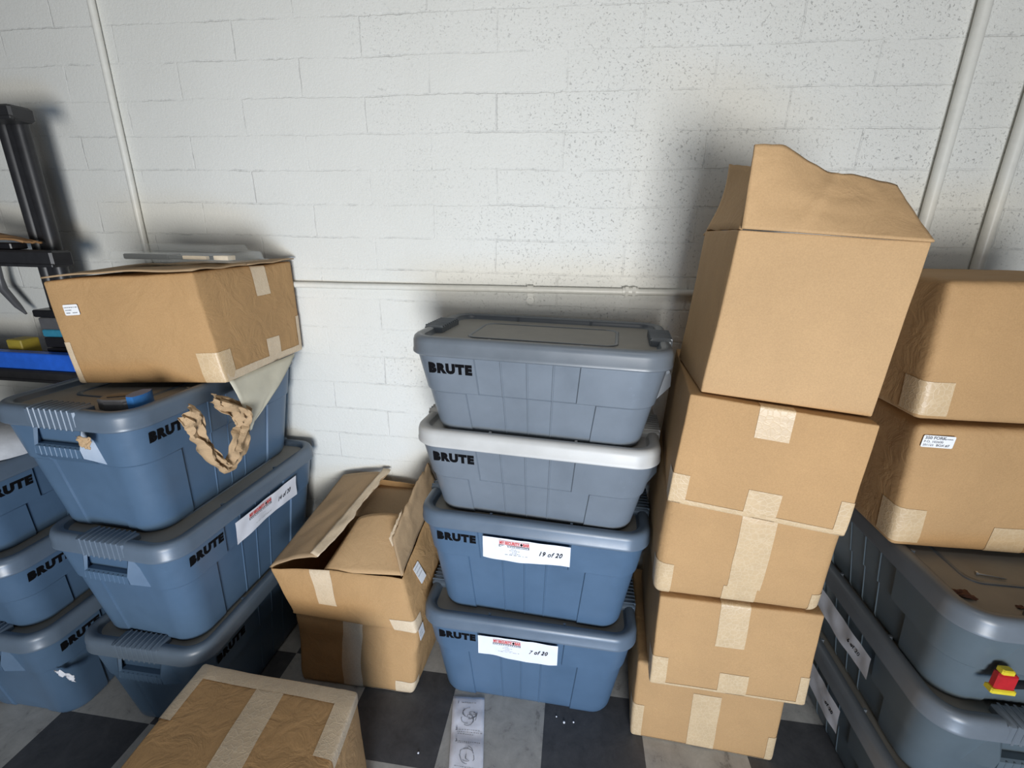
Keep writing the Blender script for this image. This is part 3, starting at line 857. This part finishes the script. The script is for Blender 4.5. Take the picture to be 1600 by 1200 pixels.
# flap standing up against the totes
P = bil((-0.482, 1.124, 0.466), (-0.464, 1.470, 0.585), (-0.486, 1.440, 0.695), (-0.528, 1.180, 0.562), 24, 10,
        lambda u, v: (0.005*noise.noise((u*4, v*4, 8)), 0, v*(0.016*noise.noise((u*13, 2, 8))+0.008*noise.noise((u*31, 5, 8)) + 0.012*math.sin(u*PI))))
sheet('side_flap', M1.root, M1.base, P, M_cardin, 0.004)
P = bil((-0.516, 1.170, 0.535), (-0.508, 1.250, 0.580), (-0.516, 1.262, 0.612), (-0.530, 1.178, 0.560), 12, 4,
        lambda u, v: (-0.008, 0, 0.012*noise.noise((u*9, v*3, 8))))
sheet('tape', M1.root, M1.base, P, M_tape2, 0.001)

# --- box in the foreground -----------------------------------------------------------
FB = Carton('cardboard_box', 'cardboard box with taped top in the foreground, cut off by the lower edge',
            [(-0.905, 0.05, 0.0), (-0.430, 0.035, 0.0), (-0.485, 0.815, 0.0), (-0.925, 0.835, 0.0),  # unseen near end stretched forward to shade the left stack
             (-0.905, 0.05, 0.362), (-0.412, 0.035, 0.360), (-0.494, 0.818, 0.360), (-0.935, 0.836, 0.362)],
            r=0.006, bulge=(0.004, 0.004, 0.004, 0.006, 0, 0.005), crum=0.003, seed=41)
FB.tape([('top', -0.16, 0.18, -1.0, 0.99)], M_tape2)
FB.tape([('top', -0.99, 0.99, 0.90, 1.0), ('back', -0.99, 0.99, 0.8, 1.0)], M_tape2, 0.0018)
FB.tape([('top', 0.80, 1.0, 0.60, 1.0), ('right', 0.60, 1.0, 0.85, 1.0)], M_tape2, 0.0024)
FB.tape([('top', -1.0, -0.86, 0.62, 1.0), ('left', -1.0, -0.62, 0.85, 1.0)], M_tape2, 0.0024)

# --- two boxes on the right stack ----------------------------------------------------
rz0 = 0.512+R14+RIM
RB1 = Carton('cardboard_box', 'cardboard box with a white address sticker at the right edge, on the totes',
             [(0.785, 1.050, rz0), (1.185, 1.062, rz0), (1.185, 1.46, rz0), (0.785, 1.45, rz0),
              (0.752, 1.028, 1.104), (1.165, 1.040, 1.104), (1.185, 1.45, 1.114), (0.775, 1.45, 1.114)],
             r=0.016, bulge=(0.008, 0.0, 0.004, 0.0, 0, 0.0), crum=0.003, seed=51, mat=M_cardo)
RB1.tape([('front', -1.0, -0.72, -0.90, -0.32), ('left', 0.72, 1.0, -0.90, -0.32)])
RB1.tape([('front', 0.02, 0.42, -1.0, -0.52)])
RB1.sticker('front', -0.95, -0.655, 0.70, 0.875, [('350 FORK', 0.003, 0.0200, 0.0095, 0.0002), ('', 0.036, 0.0205, 0.022, 0), ('P.O. 102600', 0.003, 0.0115, 0.0075, 0), ('201123', 0.003, 0.0035, 0.0070, 0), ('BOX #7', 0.029, 0.0035, 0.0075, 0.0001)], rot=-0.02)
RB2 = Carton('cardboard_box', 'upper cardboard box at the right edge, resting on the stickered box',
             [(0.735, 1.022, 1.118), (1.150, 1.030, 1.118), (1.150, 1.43, 1.118), (0.735, 1.43, 1.118),
              (0.722, 1.022, 1.410), (1.130, 1.032, 1.412), (1.140, 1.43, 1.412), (0.730, 1.43, 1.410)],
             r=0.016, bulge=(0.006, 0.0, 0.004, 0.0, 0, 0.004), crum=0.003, seed=61, mat=M_cardo)
RB2.tape([('front', -1.0, -0.72, -0.92, -0.40), ('left', 0.72, 1.0, -0.92, -0.40)])

# ------------------------------------------------------------------ things lying about
# clear blister packs on the left box
def blister(x, y, z, deg, w_, d_, h_, label, tool=True, tilt=0.0):
    t = thing('blister_pack', label, 'packaging', (x, y, z), math.radians(deg))
    t.rotation_euler = (0, math.radians(tilt), math.radians(deg))
    mb = MB()
    rg = []
    for a_, hh in ((0.0, 0.0), (0.0, 0.0015), (0.012, 0.0015), (0.016, h_*0.8), (0.020, h_), (0.03, h_)):
        rg.append([(px, py, hh) for px, py in rrect(w_/2-a_, d_/2-a_, max(0.006, 0.02-a_*0.5), 5)])
    mb.rings(rg, 0, True, True)
    link('clear_shell', mb.mesh('clear_shell', [M_clear], 40), t)
    if tool:
        k = MB()
        k.box((-w_*0.22, -d_*0.18, h_*0.42), (w_*0.17, d_*0.14, h_*0.30), 0, None, 0.002)
        k.box((w_*0.13, -d_*0.12, h_*0.36), (w_*0.20, d_*0.10, h_*0.22), 0, Matrix.Rotation(0.2, 3, 'Z'), 0.002)
        link('black_tool', k.mesh('black_tool', [M_blk]), t)
        k = MB()
        k.box((w_*0.15, -d_*0.28, h_*0.40), (w_*0.10, d_*0.035, h_*0.20), 0, Matrix.Rotation(-0.15, 3, 'Z'), 0.001)
        k.box((w_*0.34, -d_*0.20, h_*0.40), (w_*0.055, d_*0.09, h_*0.25), 0, None, 0.001)
        link('pale_insert', k.mesh('pale_insert', [M_edge]), t)
    return t
blister(-1.105, 1.245, 1.396, 6, 0.37, 0.20, 0.024, 'flat clear blister pack, lowest of the two on the left box')
blister(-1.165, 1.330, 1.419, -4, 0.31, 0.16, 0.018, 'clear blister pack lying on top of the other pack', tool=False)

# cream sheet and crumpled kraft paper hanging from the left tote
t = MB(); t.grid([[Vector(p) for p in r] for r in bil((-0.948, 1.120, 1.076), (-0.948, 1.440, 1.076), (-0.938, 1.175, 0.930), (-0.938, 1.150, 0.912), 16, 12,
        lambda u, v: (0.006*noise.noise((u*4, v*4, 1)) + 0.012*math.sin(v*PI), 0, -0.030*v*(1-u)*0.3))])
o = link('packing_sheet', t.mesh('packing_sheet', [M_cream], 60)); tag(o, 'cream sheet of packing paper hanging in a point below the left box', 'paper')
md = o.modifiers.new('thickness', 'SOLIDIFY'); md.thickness = 0.0008
def ribbon(path, widths, mt, name, label, seed, amp=0.012, out=Vector((1, 0, 0))):
    path = [Vector(p) for p in path]; n = len(path)
    # resample
    pts = []; ws = []
    for i in range(n-1):
        for k in range(10):
            f_ = k/10; p0 = path[max(i-1, 0)]; p1 = path[i]; p2 = path[i+1]; p3 = path[min(i+2, n-1)]
            pts.append(0.5*((2*p1)+(p2-p0)*f_+(2*p0-5*p1+4*p2-p3)*f_*f_+(3*p1-p0-3*p2+p3)*f_**3)); ws.append(widths[i]*(1-f_)+widths[i+1]*f_)
    pts.append(path[-1]); ws.append(widths[-1])
    P = []
    for i, p in enumerate(pts):
        d = (pts[min(i+1, len(pts)-1)]-pts[max(i-1, 0)]).normalized()
        s_ = d.cross(out).normalized(); row = []
        for j in range(11):
            v = j/10-0.5
            q = p + s_*ws[i]*v + out*(0.012*math.cos(v*PI*1.2))
            q = q + out*amp*noise.noise((i*0.11+seed, j*0.42, 1)) + out*amp*0.45*noise.noise((i*0.33+seed, j*0.8, 5)) + s_*amp*0.5*noise.noise((i*0.12, j*0.1+seed, 7))
            row.append(q)
        P.append(row)
    mb = MB(); mb.grid(P)
    o_ = link(name, mb.mesh(name, [mt], 35)); tag(o_, label, 'paper')
    md_ = o_.modifiers.new('thickness', 'SOLIDIFY'); md_.thickness = 0.001
    return o_
ribbon([(-0.944, 0.950, 1.050), (-0.940, 0.975, 1.005), (-0.944, 0.985, 0.950), (-0.940, 1.018, 0.885), (-0.936, 1.045, 0.848), (-0.934, 1.085, 0.880), (-0.932, 1.130, 0.930), (-0.934, 1.125, 0.980), (-0.944, 1.085, 1.020), (-0.950, 1.050, 1.050)],
       [0.050, 0.060, 0.034, 0.032, 0.046, 0.068, 0.074, 0.055, 0.040, 0.030], M_kraft, 'kraft_paper', 'crumpled brown kraft paper looped over the side of the left tote', 3.0, 0.020)
# torn scrap under the rim of the left tote
P = bil((-1.128, 0.842, 1.020), (-1.088, 0.842, 1.018), (-1.096, 0.840, 0.988), (-1.118, 0.838, 0.996), 8, 8, lambda u, v: (0.004*noise.noise((u*6, v*6, 2)), -0.008*math.sin(v*PI)*noise.noise((u*4, v*4, 2))-0.004, 0.006*noise.noise((u*5, v*2, 4))))
mb = MB(); mb.grid(P); o = link('paper_scrap', mb.mesh('paper_scrap', [M_kraft], 40)); tag(o, 'small torn brown scrap stuck under the rim of the left tote', 'paper')
md = o.modifiers.new('thickness', 'SOLIDIFY'); md.thickness = 0.001

# blue and grey holder on the left lid
t = thing('tool_holder', 'small blue and grey plastic holder lying on the left tote lid', 'tool', (-1.093, 0.945, 0.704+R20+PAN+0.001), math.radians(12))
mb = MB()
out = [(-0.052, -0.020), (-0.030, -0.032), (0.018, -0.034), (0.048, -0.012), (0.050, 0.016), (0.030, 0.034), (-0.028, 0.032), (-0.052, 0.012)]
mb.rings([[(x, y, z) for x, y in out] for z in (0, 0.020)], 0, True, True); link('base', mb.mesh('base', [M_dgray]), t)
mb = MB(); mb.rings([[(x*s_-0.006, y*s_, z) for x, y in out] for z, s_ in ((0.020, 0.93), (0.026, 0.88))], 0, False, True); link('cover', mb.mesh('cover', [M_dgray], 30), t)
mb = MB(); mb.box((-0.012, 0.002, 0.0265), (0.026, 0.007, 0.001), 0, Matrix.Rotation(0.25, 3, 'Z'), 0.0006); link('slot', mb.mesh('slot', [M_blk]), t)
mb = MB()
mb.rings([[(0.034+x*0.35, y*0.95, z) for x, y in out] for z in (0.0, 0.034)], 0, True, True)
link('end_cap', mb.mesh('end_cap', [M_bluetool], 30), t)

# instruction leaflet on the floor
mb = MB()
P = []
for j in range(31):
    v = j/30; row = []
    for i in range(9):
        u = i/8
        x = (-0.326*(1-u) - 0.221*u)*(1-v) + (-0.276*(1-u) - 0.176*u)*v
        y = 1.116*(1-v)+0.865*v + 0.010*u*(1-v)
        z = 0.002 + 0.004*abs(math.sin(v*PI*2.2)) + 0.0025*(noise.noise((u*4, v*9, 2))+0.6)
        row.append((x+0.276, y-0.99, z))
    P.append(row)
mb.grid(P, 0, True)
t = thing('leaflet', 'long white instruction leaflet lying on the pale tile below the middle totes', 'paper', (-0.276, 0.99, 0))
o = link('sheet', mb.mesh('sheet', [M_leaflet], 50), t)
md = o.modifiers.new('thickness', 'SOLIDIFY'); md.thickness = 0.0004
def onleaf(u, v):
    j = min(29, int(v*30)); i = min(7, int(u*8)); fu = u*8-i; fv = v*30-j
    a_ = Vector(P[j][i])*(1-fu)+Vector(P[j][i+1])*fu; b_ = Vector(P[j+1][i])*(1-fu)+Vector(P[j+1][i+1])*fu
    return a_*(1-fv)+b_*fv + Vector((0, 0, 0.0012))
ink = MB()
rnd = random.Random(4)
def stroke(pts, w_=0.0009):
    q = [onleaf(*p) for p in pts]
    for a_, b_ in zip(q[:-1], q[1:]):
        d = (b_-a_); 
        if d.length < 1e-6: continue
        s_ = d.cross(Vector((0, 0, 1))).normalized()*w_
        ink.add([a_-s_, b_-s_, b_+s_, a_+s_], [(0, 1, 2, 3)])
for (v0, u0, u1) in ((0.085, 0.28, 0.75), (0.09, 0.3, 0.6), (0.42, 0.18, 0.9), (0.445, 0.18, 0.95), (0.47, 0.2, 0.7), (0.56, 0.18, 0.9), (0.575, 0.22, 0.6), (0.83, 0.15, 0.8), (0.86, 0.1, 0.5)):
    u = u0
    while u < u1:
        l = rnd.uniform(0.02, 0.07); stroke([(u, v0), (min(u+l, u1), v0)], 0.0007); u += l+0.02
link('small_print', ink.mesh('small_print', [M_gray]), t)
for figs in ((((0.55, 0.22), 0.24, 5), ((0.48, 0.30), 0.20, 4), ((0.62, 0.26), 0.15, 4)), (((0.5, 0.70), 0.22, 5), ((0.6, 0.73), 0.14, 3))):
    ink = MB()
    for c_, r_, n_ in figs:
        for k in range(n_):
            a0 = rnd.uniform(0, 6.28); l = rnd.uniform(0.8, 2.4); sq = rnd.uniform(0.2, 0.45)
            stroke([(c_[0]+r_*math.cos(a0+l*q/6)*rnd.uniform(0.85, 1.0), c_[1]+sq*r_*math.sin(a0+l*q/6)) for q in range(7)], 0.0007)
    link('line_drawing', ink.mesh('line_drawing', [M_gray]), t)
for s_, u, v in (('1', 0.15, 0.10), ('2', 0.13, 0.43), ('3', 0.14, 0.57)):
    put('lettering', text_mesh(s_, 0.011, M_gray, 0.0003), t, frame(onleaf(u, v)+Vector((0, 0, 0.001)), (1, 0, 0), (0, 1, 0.0)))

# crumbs of grit
for k, (x, y, s_) in enumerate(((-0.385, 0.930, 0.003), (0.045, 1.085, 0.004), (0.075, 1.09, 0.003), (0.02, 1.10, 0.0025))):
    mb = MB(); mb.tube([(0, 0, 0), (0, 0, s_*0.6), (0, 0, s_)], [s_, s_*0.9, s_*0.3], 7)
    o = link('grit', mb.mesh('grit', [M_paper], 60), None, (x, y, 0)); tag(o, ['single white crumb on the dark tile beside the leaflet', 'pale chip of grit right under the bottom middle tote', 'pale chip of grit nearest the tower, below the tote', 'tiny pale fleck on the dark tile close to the tote'][k], 'grit')

# screw and dry leaf on the right lid
zl = 0.512+R14+PAN
t = thing('screw', 'loose zinc screw lying on the dusty lid below the right boxes', 'screw', (0.960, 0.985, zl+0.0045), math.radians(-12))
mb = MB(); mb.tube([(-0.026, 0, 0), (0.020, 0, 0), (0.026, 0, 0)], [0.0022, 0.0022, 0.0005], 8); link('shank', mb.mesh('shank', [M_steel], 40), t)
mb = MB(); mb.tube([(-0.030, 0, 0), (-0.026, 0, 0)], [0.0045, 0.0045], 6); link('head', mb.mesh('head', [M_steel], 40), t)
for k, (x, y, s_, lb) in enumerate(((0.850, 0.915, 0.022, 'crumbled brown leaf near the corner of the dusty lid'), (0.985, 0.885, 0.013, 'brown leaf fragment at the front of the dusty lid'), (0.945, 0.895, 0.009, 'small brown leaf crumb beside the larger fragment'))):
    P = bil((-s_, -s_*0.5, 0), (s_, -s_*0.6, 0), (s_*0.7, s_*0.7, 0), (-s_*0.8, s_*0.5, 0), 6, 6, lambda u, v: (0.3*s_*noise.noise((u*4, v*4, k)), 0.3*s_*noise.noise((u*4, v*4, k+4)), s_*0.35*(noise.noise((u*3, v*3, k+2))+0.7)))
    mb = MB(); mb.grid(P); o = link('dry_leaf', mb.mesh('dry_leaf', [M_leaf]), None, (x, y, zl)); tag(o, lb, 'leaf')
    md = o.modifiers.new('thickness', 'SOLIDIFY'); md.thickness = 0.0008

# red and yellow tool lodged in the handle of the right tote
t = thing('utility_tool', 'red and yellow tool stuck behind the handle of the right tote', 'tool', (0.905, 0.832, 0.640), 0)
t.scale = (0.86, 0.86, 0.86)
mb = MB(); mb.box((0, 0, 0), (0.022, 0.010, 0.022), 0, None, 0.004); link('red_body', mb.mesh('red_body', [M_redp]), t)
mb = MB(); mb.box((0.0, 0, -0.028), (0.027, 0.012, 0.007), 0, None, 0.003); link('yellow_foot', mb.mesh('yellow_foot', [M_yel]), t)
mb = MB(); mb.box((-0.004, 0, 0.028), (0.014, 0.010, 0.007), 0, None, 0.003); link('yellow_cap', mb.mesh('yellow_cap', [M_yel]), t)
mb = MB(); mb.tube([(0.018, 0, -0.010), (0.11, 0.004, -0.004)], [0.010, 0.008], 10); link('black_shaft', mb.mesh('black_shaft', [M_blk], 40), t)

# sticker remains on the lowest far left tote
P = bil((-1.470, 0.862, 0.225), (-1.425, 0.872, 0.200), (-1.425, 0.870, 0.175), (-1.475, 0.862, 0.215), 8, 6, lambda u, v: (0.004*noise.noise((u*5, v*5, 4)), -0.006-0.006*noise.noise((u*5, v*5, 1)), 0.012*noise.noise((u*5, v*3, 9))))
mb = MB(); mb.grid(P); o = link('torn_wrapper', mb.mesh('torn_wrapper', [M_paper], 40)); tag(o, 'torn white and brown wrapper on the lowest far left tote', 'paper')
md = o.modifiers.new('thickness', 'SOLIDIFY'); md.thickness = 0.001

# grey cloth bag on the far left totes
t = thing('cloth_bag', 'pale grey cloth bundle on the far left totes at the picture edge', 'bag', (-1.650, 1.00, 0.606+R14+RIM))
mb = MB(); rg = []
for k in range(13):
    ph = k/12*PI/2
    rr = math.cos(ph)**0.6 if k < 12 else 0.02
    ring = []
    for i in range(28):
        a_ = 2*PI*i/28
        q = Vector((0.165*rr*math.cos(a_), 0.14*rr*math.sin(a_), 0.075*math.sin(ph)))
        nn = noise.noise(q*14)*0.012*(1 if k else 0)
        ring.append(q*(1+nn*8*0.6))
    rg.append(ring)
mb.rings(rg, 0, True, True); link('cloth', mb.mesh('cloth', [M_bag], 60), t)

# ------------------------------------------------------------------ shelving at the left edge
t = thing('wall_shelf', 'black resin wall shelving at the left edge of the picture', 'shelf', (-2.0, 1.4, 0.95))
def post(x, y):
    mb = MB()
    for dx in (-0.026, 0.026): mb.tube([(x+dx+2.0, y-1.4, 0.0), (x+dx+2.0, y-1.4, 0.835)], 0.022, 14)
    mb.box((x+2.0, y-1.4, 0.4175), (0.028, 0.014, 0.417))
    link('post', mb.mesh('post', [M_shelf], 40), t)
post(-1.752, 1.385); post(-2.35, 1.385)
for z, hz in ((0.992, 0.020), (1.384, 0.025), (1.790, 0.020)):
    dp, cy = (0.122, 0.0) if z < 1.2 else (0.034, -0.088)
    mb = MB(); mb.box((-0.015, cy, z-0.95), (0.400, dp, hz), 0, None, 0.006)
    mb.box((-0.015, -0.121, z-0.95-hz+0.005), (0.402, 0.006, 0.005), 0, None, 0.002)
    link('deck', mb.mesh('deck', [M_shelf]), t)
# things on the shelves
def simple(name, label, cat, c, h, mt, rz=0.0, bev=0.003):
    t_ = MB(); t_.box((0, 0, h[2]), h, 0, None, bev)
    o_ = link(name, t_.mesh(name, [mt]), None, c); o_.rotation_euler = (0, 0, rz); tag(o_, label, cat); return o_
simple('spirit_level', 'long bright blue bar lying along the front edge of the lower shelf', 'tool', (-1.955, 1.305, 1.013), (0.300, 0.018, 0.029), M_bluebar)
t = thing('tool_pack', 'stack of teal and black packs on the lower shelf behind the blue bar', 'packaging', (-1.765, 1.375, 1.013), 0.1)
t.scale = (0.95, 0.8, 1.12)
mb = MB(); mb.box((0, 0, 0.030), (0.045, 0.05, 0.030), 0, None, 0.003); link('case', mb.mesh('case', [M_blk]), t)
mb = MB(); mb.box((-0.003, -0.003, 0.078), (0.042, 0.045, 0.016), 0, None, 0.003); link('case', mb.mesh('case', [M_blk]), t)
mb = MB(); mb.box((-0.003, -0.003, 0.106), (0.042, 0.045, 0.011), 0, None, 0.003); link('teal_band', mb.mesh('teal_band', [M_teal]), t)
mb = MB(); mb.box((0, 0, 0.136), (0.044, 0.05, 0.018), 0, None, 0.003); link('clear_case', mb.mesh('clear_case', [M_dgray]), t)
mb = MB(); mb.box((-0.004, 0, 0.167), (0.050, 0.055, 0.011), 0, None, 0.003); link('lid', mb.mesh('lid', [M_blk]), t)
simple('yellow_block', 'dull yellow block beside the teal packs on the lower shelf', 'tool', (-1.93, 1.36, 1.013), (0.03, 0.03, 0.045), M_yellow2)
# folded cardboard on the middle shelf
P = bil((-2.15, 1.285, 1.446), (-1.715, 1.288, 1.436), (-1.715, 1.345, 1.434), (-2.15, 1.36, 1.446), 14, 12, lambda u, v: (0, 0, 0.05*(1-u)**0.7*math.sin(v*PI*0.8+0.3) + 0.008*noise.noise((u*5, v*5, 6))))
mb = MB(); mb.grid(P); o = link('cardboard_scrap', mb.mesh('cardboard_scrap', [M_wood], 50)); tag(o, 'bent brown cardboard scrap on the upper shelf at the left edge', 'cardboard')
md = o.modifiers.new('thickness', 'SOLIDIFY'); md.thickness = 0.006
simple('black_case', 'dark case lying beneath the cardboard scrap on the upper shelf', 'case', (-1.86, 1.318, 1.410), (0.09, 0.025, 0.010), M_blk, 0.0)
# tool hanging in front of the wall
t = thing('pry_tool', 'dark handle of a tool hanging from the upper shelf by the wall', 'tool', (-2.075, 1.46, 1.358))
mb = MB(); mb.tube([(0.0, 0, 0.0), (-0.010, 0, -0.06), (-0.012, 0, -0.10), (0.030, 0, -0.160), (0.055, 0, -0.188)], [0.007, 0.010, 0.014, 0.011, 0.004], 12)
link('tool_handle', mb.mesh('tool_handle', [M_dgray], 50), t)

GROUPS = {'storage_tote': 'storage totes stacked along the wall', 'cardboard_box': 'cardboard boxes around the totes', 'conduit': 'painted conduits on the wall',
          'blister_pack': 'clear packs on the left box', 'dry_leaf': 'leaf crumbs on the right lid', 'grit': 'pale crumbs on the floor'}
for o in C.objects:
    if o.parent is None and 'label' in o:
        g = GROUPS.get(o.name.split('.')[0])
        if g: o['group'] = g
